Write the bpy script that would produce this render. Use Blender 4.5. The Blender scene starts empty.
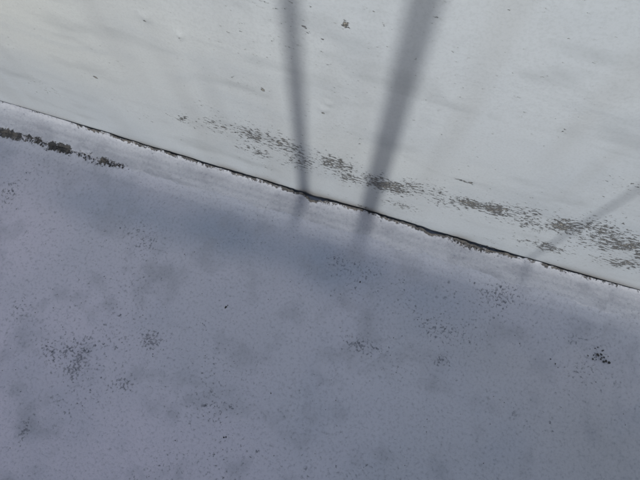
import bpy, math, random, bmesh
import numpy as np
from mathutils import Vector, Matrix
random.seed(4)
sc=bpy.context.scene
H=1.4; D=0.534; T=math.radians(17); YAW=math.radians(17.5); F=490.0
cy,sy=math.cos(YAW),math.sin(YAW); ct,st=math.cos(T),math.sin(T)
C=np.array([0,-D,H]); Ru=np.array([cy,sy,0]); Va=np.array([-sy,cy,0]); Z=np.array([0,0,1.])
UP=ct*Va+st*Z; FW=st*Va-ct*Z
def ray(px,py): return (px-320)/F*Ru+(240-py)/F*UP+FW
def W(px,py):
    r=ray(px,py); s=-C[1]/r[1]; p=C+s*r; return p[0],p[2]
def G(px,py):
    r=ray(px,py); s=-C[2]/r[2]; p=C+s*r; return p[0],p[1]

class M:
    def __init__(s,name):
        s.m=bpy.data.materials.new(name); s.m.use_nodes=True; s.t=s.m.node_tree; s.n=s.t.nodes; s.l=s.t.links
        s.b=s.n['Principled BSDF']
        s.co=s.n.new('ShaderNodeTexCoord').outputs['Object']
    def put(s,sock,v):
        if isinstance(v,bpy.types.NodeSocket): s.l.new(v,sock)
        elif isinstance(v,(tuple,list)) and len(v)==3 and sock.type=='RGBA': sock.default_value=(*v,1)
        else: sock.default_value=v
    def scale(s,vec,sc_,off=(0,0,0)):
        n=s.n.new('ShaderNodeMapping'); s.put(n.inputs['Vector'],vec); n.inputs['Scale'].default_value=sc_; n.inputs['Location'].default_value=off; return n.outputs[0]
    def noise(s,scale,detail=2,rough=.5,vec=None,dist=0):
        n=s.n.new('ShaderNodeTexNoise'); s.put(n.inputs['Vector'],vec or s.co); n.inputs['Scale'].default_value=scale
        n.inputs['Detail'].default_value=detail; n.inputs['Roughness'].default_value=rough; n.inputs['Distortion'].default_value=dist
        return n.outputs['Fac']
    def noisec(s,scale,detail=1):
        n=s.n.new('ShaderNodeTexNoise'); s.put(n.inputs['Vector'],s.co); n.inputs['Scale'].default_value=scale; n.inputs['Detail'].default_value=detail
        return n.outputs['Color']
    def voro(s,scale,vec=None):
        n=s.n.new('ShaderNodeTexVoronoi'); s.put(n.inputs['Vector'],vec or s.co); n.inputs['Scale'].default_value=scale
        sep=s.n.new('ShaderNodeSeparateColor'); s.l.new(n.outputs['Color'],sep.inputs[0])
        return n.outputs['Distance'],sep.outputs[0],sep.outputs[1]
    def math(s,op,a,b=0.0,clamp=False):
        n=s.n.new('ShaderNodeMath'); n.operation=op; n.use_clamp=clamp; s.put(n.inputs[0],a); s.put(n.inputs[1],b); return n.outputs[0]
    def mr(s,v,a,b,c=0.0,d=1.0,smooth=True):
        n=s.n.new('ShaderNodeMapRange'); n.interpolation_type='SMOOTHSTEP' if smooth else 'LINEAR'
        for k,x in zip(('Value','From Min','From Max','To Min','To Max'),(v,a,b,c,d)): s.put(n.inputs[k],x)
        return n.outputs[0]
    def mix(s,f,a,b,mode='MIX'):
        n=s.n.new('ShaderNodeMix'); n.data_type='RGBA'; n.blend_type=mode
        s.put(n.inputs[0],f); s.put(n.inputs[6],a); s.put(n.inputs[7],b); return n.outputs[2]
    def attr(s,name,col=False):
        n=s.n.new('ShaderNodeAttribute'); n.attribute_name=name; return n.outputs['Color' if col else 'Fac']
    def vadd(s,a,b,k):
        n=s.n.new('ShaderNodeVectorMath'); n.operation='MULTIPLY_ADD'; s.put(n.inputs[0],b); n.inputs[1].default_value=(k,k,k); s.put(n.inputs[2],a); return n.outputs[0]
    def bump(s,h,strength,dist):
        n=s.n.new('ShaderNodeBump'); n.inputs['Strength'].default_value=strength; n.inputs['Distance'].default_value=dist
        s.put(n.inputs['Height'],h); return n.outputs[0]
    def fin(s,col,rough,nrm=None):
        s.put(s.b.inputs['Base Color'],col); s.put(s.b.inputs['Roughness'],rough)
        if nrm: s.l.new(nrm,s.b.inputs['Normal'])
        return s.m

def wall_mat():
    m=M('wall_paint')
    c=m.attr('tint',True)
    wn=m.noise(6,4,.55,m.scale(m.co,(.6,1,1.3)),.5)
    c=m.mix(m.mr(wn,.48,.72,0,.30),c,(.35,.39,.42))
    gn=m.noise(210,2,.65)
    c=m.mix(m.mr(gn,.40,.72,0,.17),c,(.25,.27,.28))
    dn=m.attr('chip')
    n1=m.noise(135,4,.70,m.scale(m.co,(.55,1,1.0)))
    k=m.math('ADD',n1,m.math('MULTIPLY',dn,.25))
    rim=m.mr(k,.69,.73); core=m.mr(k,.77,.86)
    c=m.mix(m.math('MULTIPLY',m.mr(k,.57,.74),.24),c,(.25,.26,.245))
    c=m.mix(m.math('MULTIPLY',rim,.88),c,(.055,.055,.052))
    inner=m.mix(m.mr(gn,.42,.58),(.08,.08,.075),(.30,.29,.25))
    c=m.mix(core,c,inner)
    h=m.math('ADD',m.math('MULTIPLY',wn,.005),m.math('MULTIPLY',gn,.0003))
    h=m.math('ADD',h,m.math('MULTIPLY',rim,-.0018))
    return m.fin(c,.5,m.bump(h,.7,1.0))

def floor_mat(name):
    m=M(name)
    c=m.attr('tint',True)
    g1=m.noise(125,5,.72)
    c=m.mix(m.mr(g1,.47,.74,0,.44),c,(.17,.185,.235))
    c=m.mix(m.mr(g1,.46,.28,0,.25),c,(.60,.62,.69))
    dirt=m.attr('pit')
    wv=m.vadd(m.co,m.noisec(150,2),.014)
    v,a,b=m.voro(95,wv)
    r=m.math('MULTIPLY',b,.24)
    p1=m.math('MULTIPLY',m.mr(v,m.math('SUBTRACT',r,.06),m.math('ADD',r,.20),1,0),m.mr(m.math('ADD',a,m.math('MULTIPLY',dirt,.25)),.95,1.08))
    v2,a2,b2=m.voro(40,wv)
    p2=m.math('MULTIPLY',m.mr(v2,.08,.32,1,0),m.mr(m.math('ADD',a2,m.math('MULTIPLY',dirt,.20)),.96,1.13))
    c=m.mix(m.math('MULTIPLY',p1,.78),c,(.08,.09,.115))
    c=m.mix(m.math('MULTIPLY',m.math('MULTIPLY',p2,m.mr(g1,.38,.56)),.85),c,(.09,.10,.125))
    sc2=m.mr(m.math('ADD',g1,m.math('MULTIPLY',dirt,.14)),.65,.75)
    c=m.mix(m.math('MULTIPLY',sc2,.6),c,(.11,.12,.145))
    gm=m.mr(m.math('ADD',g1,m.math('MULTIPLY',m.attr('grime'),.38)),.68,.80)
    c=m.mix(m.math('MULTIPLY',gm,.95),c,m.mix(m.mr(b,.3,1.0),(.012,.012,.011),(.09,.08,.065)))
    h=m.math('ADD',m.math('MULTIPLY',g1,.0024),m.math('MULTIPLY',m.math('ADD',p1,m.math('ADD',p2,m.math('ADD',sc2,gm))),-.0009))
    return m.fin(c,.5,m.bump(h,.8,1.0))

def plain(name,col,rough=.6,metal=0,nz=40,amt=.3):
    m=M(name); dark=tuple(x*.6 for x in col)
    c=m.mix(m.mr(m.noise(nz,3,.6),.4,.7,0,amt),col,dark)
    m.b.inputs['Metallic'].default_value=metal
    return m.fin(c,rough)

def grid(name,P,attrs,mat):
    nu,nv=P.shape[:2]
    me=bpy.data.meshes.new(name)
    idx=np.arange(nu*nv).reshape(nu,nv)
    q=np.stack([idx[:-1,:-1],idx[1:,:-1],idx[1:,1:],idx[:-1,1:]],-1).reshape(-1,4)
    me.from_pydata(P.reshape(-1,3).tolist(),[],q.tolist())
    for k,v in attrs.items():
        if v.ndim==3:
            a=me.attributes.new(k,'FLOAT_COLOR','POINT'); v4=np.concatenate([v,np.ones(v.shape[:2]+(1,))],-1)
            a.data.foreach_set('color',v4.reshape(-1).astype(np.float32))
        else:
            a=me.attributes.new(k,'FLOAT','POINT'); a.data.foreach_set('value',v.reshape(-1).astype(np.float32))
    me.polygons.foreach_set('use_smooth',[True]*len(me.polygons)); me.update()
    o=bpy.data.objects.new(name,me); sc.collection.objects.link(o); me.materials.append(mat); return o
def vn(x,freq,seed):
    r=np.random.default_rng(seed); t=r.random(4096)
    y=x*freq+1000; i=np.floor(y).astype(int); f=y-i; f=f*f*(3-2*f)
    return t[i%4096]*(1-f)+t[(i+1)%4096]*f-.5
def vn2(x,y,freq,seed):
    r=np.random.default_rng(seed); t=r.random((256,256))
    a=x*freq+500; b=y*freq+500; i=np.floor(a).astype(int); j=np.floor(b).astype(int)
    f=a-i; g=b-j; f=f*f*(3-2*f); g=g*g*(3-2*g); i%=255; j%=255
    return (t[i,j]*(1-f)+t[i+1,j]*f)*(1-g)+(t[i,j+1]*(1-f)+t[i+1,j+1]*f)*g-.5
def fbm(x,y,f,seed,n=4):
    o=0
    for k in range(n):
        a=.7*k; o=o+vn2(x*math.cos(a)-y*math.sin(a),x*math.sin(a)+y*math.cos(a),f*2**k,seed+k)*.55**k
    return o
def stretch(a,b,step,lo,hi):
    c=np.arange(a,b+1e-6,step); L=[];d=step;x=a
    while x>lo: d*=1.5; x-=d; L.append(max(x,lo))
    R=[];d=step;x=b
    while x<hi: d*=1.5; x+=d; R.append(min(x,hi))
    return np.array(L[::-1]+list(c)+R)
def blobs(X,Y,L):
    o=np.zeros_like(X)
    for (x,y,rx,ry,a) in L: o=np.maximum(o,a*np.exp(-((X-x)/rx)**2-((Y-y)/ry)**2))
    return o
def lerp(c,f,col):
    f=np.clip(f,0,1)[...,None]; return c*(1-f)+np.array(col)*f
XS=stretch(-1.3,1.3,.004,-30,30)

# wall
zs=stretch(0,1.1,.005,-.02,2.7)
X,Zz=np.meshgrid(XS,zs,indexing='ij')
Y=.006*vn2(X,Zz,2.2,1)+.003*vn2(X,Zz,7,2)+.0007*vn2(X,Zz,25,3)
Y*=np.clip(Zz/.08,0,1)
for (px,py,r) in [(145,17,.012),(323,110,.010),(328,104,.008),(180,36,.008)]:
    x,z=W(px,py); Y-=.0035*np.exp(-((X-x)/r)**2-((Zz-z)/r)**2)
CH=[]
def cw(px,py,rx,rz,a): x,z=W(px,py); CH.append((x,z,rx,rz,a))
for q in [(185,120,.05,.03,.75),(215,126,.06,.04,.75),(250,135,.08,.05,.85),(285,146,.07,.06,.85),(300,162,.07,.06,.9),(335,165,.07,.06,.9),
          (350,178,.06,.05,.95),(385,185,.09,.05,1.1),(425,190,.07,.05,1.0),(445,203,.06,.04,.95),(470,204,.06,.035,1.2),(500,210,.07,.045,1.2),(530,218,.08,.06,1.1),
          (560,226,.08,.07,1.0),(595,233,.08,.09,.97),(625,243,.08,.10,1.0),(660,255,.1,.10,.95),(255,152,.06,.04,.75),(400,205,.06,.03,.8),
          (545,245,.08,.04,.85),(620,262,.08,.05,.85),(60,128,.06,.025,1.1),(85,134,.05,.025,1.2),(20,116,.05,.015,1.1),(470,183,.02,.006,1.2),(460,180,.02,.005,1.1),(365,207,.03,.01,1.),(440,241,.04,.012,1.),(140,147,.04,.01,.9),(500,250,.06,.012,.9)]: cw(*q)
chip=blobs(X,Zz,CH)*(.87+.6*vn2(X,Zz,18,5))
for (px,py,r,a) in [(345,25,.006,1.6),(262,90,.005,1.6),(95,77,.005,1.5),(323,114,.004,1.3),(180,39,.004,1.2),(565,130,.004,1.2),(145,21,.004,1.1)]:
    x,z=W(px,py); chip=np.maximum(chip,blobs(X,Zz,[(x,z,r,r*1.3,a)]))
chip=np.maximum(chip,.36*np.clip(fbm(X,Zz,9,40)-.2,0,1)*2)
tw=np.broadcast_to(np.array((.425,.47,.50)),X.shape+(3,)).copy()
tw=lerp(tw,.5+1.3*fbm(X,Zz,2.2,50),(.46,.50,.52))
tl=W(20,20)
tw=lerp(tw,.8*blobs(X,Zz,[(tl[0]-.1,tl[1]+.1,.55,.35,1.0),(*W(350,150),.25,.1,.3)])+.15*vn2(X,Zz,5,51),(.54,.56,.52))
st_=fbm(X,Zz*.12,10,52,3)
tw=lerp(tw,np.clip(st_-.05,0,1)*.9,(.37,.39,.39))
tw=lerp(tw,.55*np.exp(-(Zz/.06)**2),(.51,.56,.60))
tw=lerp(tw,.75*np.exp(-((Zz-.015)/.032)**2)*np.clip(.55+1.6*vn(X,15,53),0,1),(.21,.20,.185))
tw=lerp(tw,.42*np.clip(fbm(X*.35,Zz,16,54)*1.5-.3,0,1),(.22,.24,.25))
wm=wall_mat()
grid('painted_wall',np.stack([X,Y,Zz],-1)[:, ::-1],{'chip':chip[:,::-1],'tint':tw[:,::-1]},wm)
def box(name,lo,hi,mat,bev=.01,parent=None):
    me=bpy.data.meshes.new(name)
    bm=bmesh.new(); bmesh.ops.create_cube(bm,size=1)
    for v in bm.verts:
        v.co=Vector([(lo[i]+hi[i])/2+v.co[i]*(hi[i]-lo[i]) for i in range(3)])
    bmesh.ops.bevel(bm,geom=bm.edges[:],offset=bev,segments=3,affect='EDGES',profile=.5)
    bm.to_mesh(me); bm.free(); me.materials.append(mat)
    o=bpy.data.objects.new(name,me); sc.collection.objects.link(o); o.parent=parent; return o
mcon=plain('coping_concrete',(.38,.38,.37),.8)
box('wall_coping',(-30,-.04,2.70),(30,.3,2.78),mcon)
box('wall_core',(-30,.02,-.1),(30,.26,2.697),mcon,.004)

# fillet
def crackz(x): return .024+.010*vn(x,3,11)+.004*vn(x,14,12)+.001*vn(x,50,10)
x0={p:W(p,108+p*.294)[0] for p in (-60,60,110,180,280,292,305,330,345,400,430,480,530,600,700)}
gx=[x0[p] for p in x0]; gv=[.001,.0012,.004,.0052,.0055,.010,.016,.013,.006,.0075,.0105,.009,.0055,.003,.002]
def gap(x): return np.interp(x,gx,gv)*(1+.9*vn(x,22,13)+.6*vn(x,110,14))
def outer(x): return .085+.016*vn(x,9,15)+.008*vn(x,40,16)+.006*vn(x,110,17)
prof=np.concatenate([[-.35,-.15,0],np.linspace(.02,1,44)])
Xf,S=np.meshgrid(XS,prof,indexing='ij')
g=gap(Xf); zt=crackz(Xf); ow=outer(Xf)
s=np.clip(S,0,1)
yf=-(g+s*(ow-g))
leftf=np.clip((W(150,150)[0]-Xf)/.15,0,1)
edge=.0055*leftf-.0012*(1-leftf)
zf=zt*(1-s)**1.5+edge
zf=zf+.0045*np.exp(-(s/.08)**2)
zf=np.where(s>.94,zf-(s-.94)/.06*(.004+edge),zf)
zf+= (.0008*vn2(Xf,yf,70,18)+.003*vn2(Xf,yf,16,19))*np.clip(s*4,0,1)*np.clip((1-s)*5,0,1)
zf-=np.clip(-S,0,1)*.05
br=np.clip(.88+1.2*vn(Xf,18,24)+.9*vn(Xf,60,22),0,1.3)
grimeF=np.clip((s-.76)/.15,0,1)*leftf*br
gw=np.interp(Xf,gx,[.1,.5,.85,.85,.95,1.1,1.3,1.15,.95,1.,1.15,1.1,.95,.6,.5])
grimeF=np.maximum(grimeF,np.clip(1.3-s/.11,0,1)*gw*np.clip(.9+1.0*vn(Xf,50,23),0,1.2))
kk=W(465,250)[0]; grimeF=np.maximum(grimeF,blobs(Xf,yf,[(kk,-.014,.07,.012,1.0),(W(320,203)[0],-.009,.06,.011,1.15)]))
tf=np.broadcast_to(np.array((.39,.41,.445)),Xf.shape+(3,)).copy()
tf=lerp(tf,.5+1.5*fbm(Xf,yf,6,60),(.45,.47,.50))
tf=lerp(tf,np.clip((s-.5)/.5,0,1),(.54,.56,.60))
tf=lerp(tf,np.clip(fbm(Xf,yf*2,14,64)*1.5,0,.6),(.32,.335,.37))
P=np.stack([Xf,yf,zf],-1)
fm=floor_mat('floor_paint')
grid('mortar_fillet',P[:, ::-1],{'grime':grimeF[:,::-1],'pit':np.zeros_like(Xf),'tint':tf[:,::-1]},fm)

# floor
ys=stretch(-1.2,0,.005,-30,.015)
X,Yy=np.meshgrid(XS,ys,indexing='ij')
Zf=.004*vn2(X,Yy,3,31)+.0012*vn2(X,Yy,16,32)-.001
def gl(L): return [(*G(px,py),rx,ry,a) for px,py,rx,ry,a in L]
pit=blobs(X,Yy,gl([(60,350,.07,.05,1.2),(75,365,.03,.05,1.2),(150,340,.025,.025,1.5),(125,385,.03,.025,1.3),(360,345,.09,.035,1.3),(400,375,.06,.04,1.),(140,235,.12,.05,1.),(240,240,.08,.04,1.2),(350,265,.08,.03,1.),
          (25,430,.012,.045,1.6),(590,375,.08,.05,.8),(210,405,.08,.04,.8),(20,310,.05,.05,1.),(440,360,.04,.025,1.2),(600,355,.02,.02,1.3),(435,330,.1,.04,.8),(500,290,.1,.04,.8),(5,195,.05,.05,1.3),(320,470,.1,.05,.7),(170,460,.08,.05,.6),(560,340,.1,.03,.8)]))*(.9+.8*vn2(X,Yy,18,33))
pit=np.clip(pit-.03+1.1*np.clip(fbm(X,Yy,5,38),-.2,1),0,1.4)
def fb(L): return blobs(X,Yy,gl(L))
tt=np.broadcast_to(np.array((.55,.565,.63)),X.shape+(3,)).copy()
tt=lerp(tt,fb([(0,420,.5,.45,1),(120,470,.5,.3,.9),(10,240,.2,.25,.8)])+.3*fbm(X,Yy,3,70),(.78,.73,.82))  # paler lower left: brighter light put into the tint, plus random drift
tt=lerp(tt,fb([(600,440,.4,.3,.9),(520,360,.3,.12,.7)])+.3*fbm(X,Yy,4,36),(.465,.475,.505))  # broad soft shade on the right mixed into the tint
tt=lerp(tt,fb([(90,205,.2,.06,.6),(150,215,.2,.07,.85),(220,232,.22,.08,.95),(320,262,.25,.08,.95),(430,300,.25,.08,.65)])+.4*fbm(X,Yy,6,34),(.37,.42,.51))  # soft shadow band near the wall, painted in blue
tt=lerp(tt,.75*np.clip((Yy+.17+.05*vn(X,4,37)+.03*fbm(X,Yy,12,39))/.10,0,1),(.53,.555,.605))  # lit strip along the wall, painted as paler colour
tt=lerp(tt,.55*np.clip(fbm(X,Yy,14,80)*1.6-.1,0,1),(.36,.375,.42))
fle=-outer(X)
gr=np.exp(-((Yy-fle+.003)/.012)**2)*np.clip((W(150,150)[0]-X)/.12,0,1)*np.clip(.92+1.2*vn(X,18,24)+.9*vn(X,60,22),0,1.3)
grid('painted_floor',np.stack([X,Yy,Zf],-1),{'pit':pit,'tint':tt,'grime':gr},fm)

def lumps(name,pts,mat):
    bm=bmesh.new()
    for (p,r,flat) in pts:
        b=bmesh.ops.create_icosphere(bm,subdivisions=1,radius=1)
        R=Matrix.Rotation(random.uniform(0,6.28),3,'Z'); el=random.uniform(.6,1.5)
        for v in b['verts']:
            c=v.co*random.uniform(.7,1.25); c=R@Vector((c.x*el,c.y,c.z*flat))
            v.co=c*r+Vector(p)
    me=bpy.data.meshes.new(name); bm.to_mesh(me); bm.free(); me.materials.append(mat)
    o=bpy.data.objects.new(name,me); sc.collection.objects.link(o); return o
gritm=plain('grit',(.05,.05,.05),.9)
pts=[]
def gg(px,py,n,sp,r0,r1):
    x,y=G(px,py)
    for _ in range(n): pts.append(((x+random.gauss(0,sp),y+random.gauss(0,sp*.8),.001),random.uniform(r0,r1),.5))
gg(600,356,22,.016,.0015,.004); gg(225,437,2,.004,.002,.003); gg(227,306,2,.003,.002,.0035); gg(360,282,1,0,.003,.004); gg(370,228,1,0,.003,.003)
gg(557,365,3,.01,.001,.003); gg(270,393,2,.004,.001,.002); gg(320,400,260,.45,.0005,.0014); gg(120,300,100,.25,.0005,.0014); gg(580,280,2,.006,.002,.003)
for _ in range(70):
    x=W(465,250)[0]+random.gauss(0,.05); pts.append(((x,-.012+random.gauss(0,.006),.019),random.uniform(.001,.0028),.7))
for _ in range(170):
    x=random.uniform(-1.1,W(140,150)[0]); pts.append(((x,-float(outer(np.array([x]))[0])+random.gauss(0,.008),.002),random.uniform(.0008,.003),.6))
lumps('loose_grit',pts,gritm)

EL=math.radians(33.9)
pm=plain('shade_block_render',(.5,.5,.5),.8)
par=bpy.data.objects.new('shade_block',None); sc.collection.objects.link(par)  # unseen low wall, added to keep the sun off the floor
box('shade_block_wall',(-8,-1.78,-.05),(8,-1.62,.94),pm,.01,par)
box('shade_block_coping',(-8,-1.80,.943),(8,-1.60,1.0),mcon,.02,par)
rail=bpy.data.objects.new('metal_railing',None); sc.collection.objects.link(rail)
steel=plain('railing_steel',(.35,.36,.37),.45,.8)
def cyl(name,a,b,r,mat,parent):
    a=Vector(a);b=Vector(b); bm=bmesh.new()
    bmesh.ops.create_cone(bm,cap_ends=True,segments=24,radius1=r,radius2=r,depth=(b-a).length)
    R=(b-a).to_track_quat('Z','Y').to_matrix().to_4x4(); bm.transform(Matrix.Translation((a+b)/2)@R)
    me=bpy.data.meshes.new(name); bm.to_mesh(me); bm.free(); me.materials.append(mat)
    for p in me.polygons: p.use_smooth=len(p.vertices)==4
    o=bpy.data.objects.new(name,me); sc.collection.objects.link(o); o.parent=parent
sx=[W(304,190)[0],W(370,205)[0],W(570,232)[0]]
i=0
for x,r in [(sx[0],.018),(sx[1],.025),(sx[2],.0048),(-1.6,.02),(-2.6,.02),(1.9,.02),(2.9,.02)]:
    i+=1; cyl('post_%d'%i,(x,-1.70,.99),(x,-1.70,2.62),r,steel,rail)
cyl('top_rail',(-3,-1.70,2.64),(3.2,-1.70,2.64),.025,steel,rail)
for j,(h,r) in enumerate([(.013,.0065),(.031,.006),(.049,.0055),(.067,.005),(.086,.0045),(.105,.004),(.125,.003)]):  # wires added out of view to soften the shade edge on the floor
    cyl('shade_wire_%d'%(j+1),(-3,-1.64,1.0+h-.025),(3.2,-1.64,1.0+h-.025),r,steel,rail)

w=bpy.data.worlds.new('World'); sc.world=w; w.use_nodes=True
sky=w.node_tree.nodes.new('ShaderNodeTexSky'); sky.sky_type='NISHITA'; sky.sun_disc=False
sky.sun_elevation=EL; sky.sun_rotation=math.radians(180); sky.dust_density=2; sky.ozone_density=.6
bg=w.node_tree.nodes['Background']; bg.inputs[1].default_value=.12
w.node_tree.links.new(sky.outputs[0],bg.inputs[0])
L=bpy.data.lights.new('sun','SUN'); L.energy=2.05; L.angle=math.radians(.9); L.color=(1,.975,.945)
lo=bpy.data.objects.new('sun',L); sc.collection.objects.link(lo)
lo.rotation_euler=Vector((0,math.cos(EL),-math.sin(EL))).to_track_quat('-Z','Y').to_euler()

cam=bpy.data.cameras.new('camera'); cam.sensor_width=36; cam.lens=F/640*36; cam.clip_start=.02; cam.clip_end=500
co=bpy.data.objects.new('camera',cam); sc.collection.objects.link(co)
R=Matrix((Ru,UP,-FW)).transposed().to_4x4(); co.matrix_world=Matrix.Translation(Vector(C))@R
sc.camera=co
sc.view_settings.view_transform='Standard'; sc.view_settings.look='None'; sc.view_settings.exposure=0
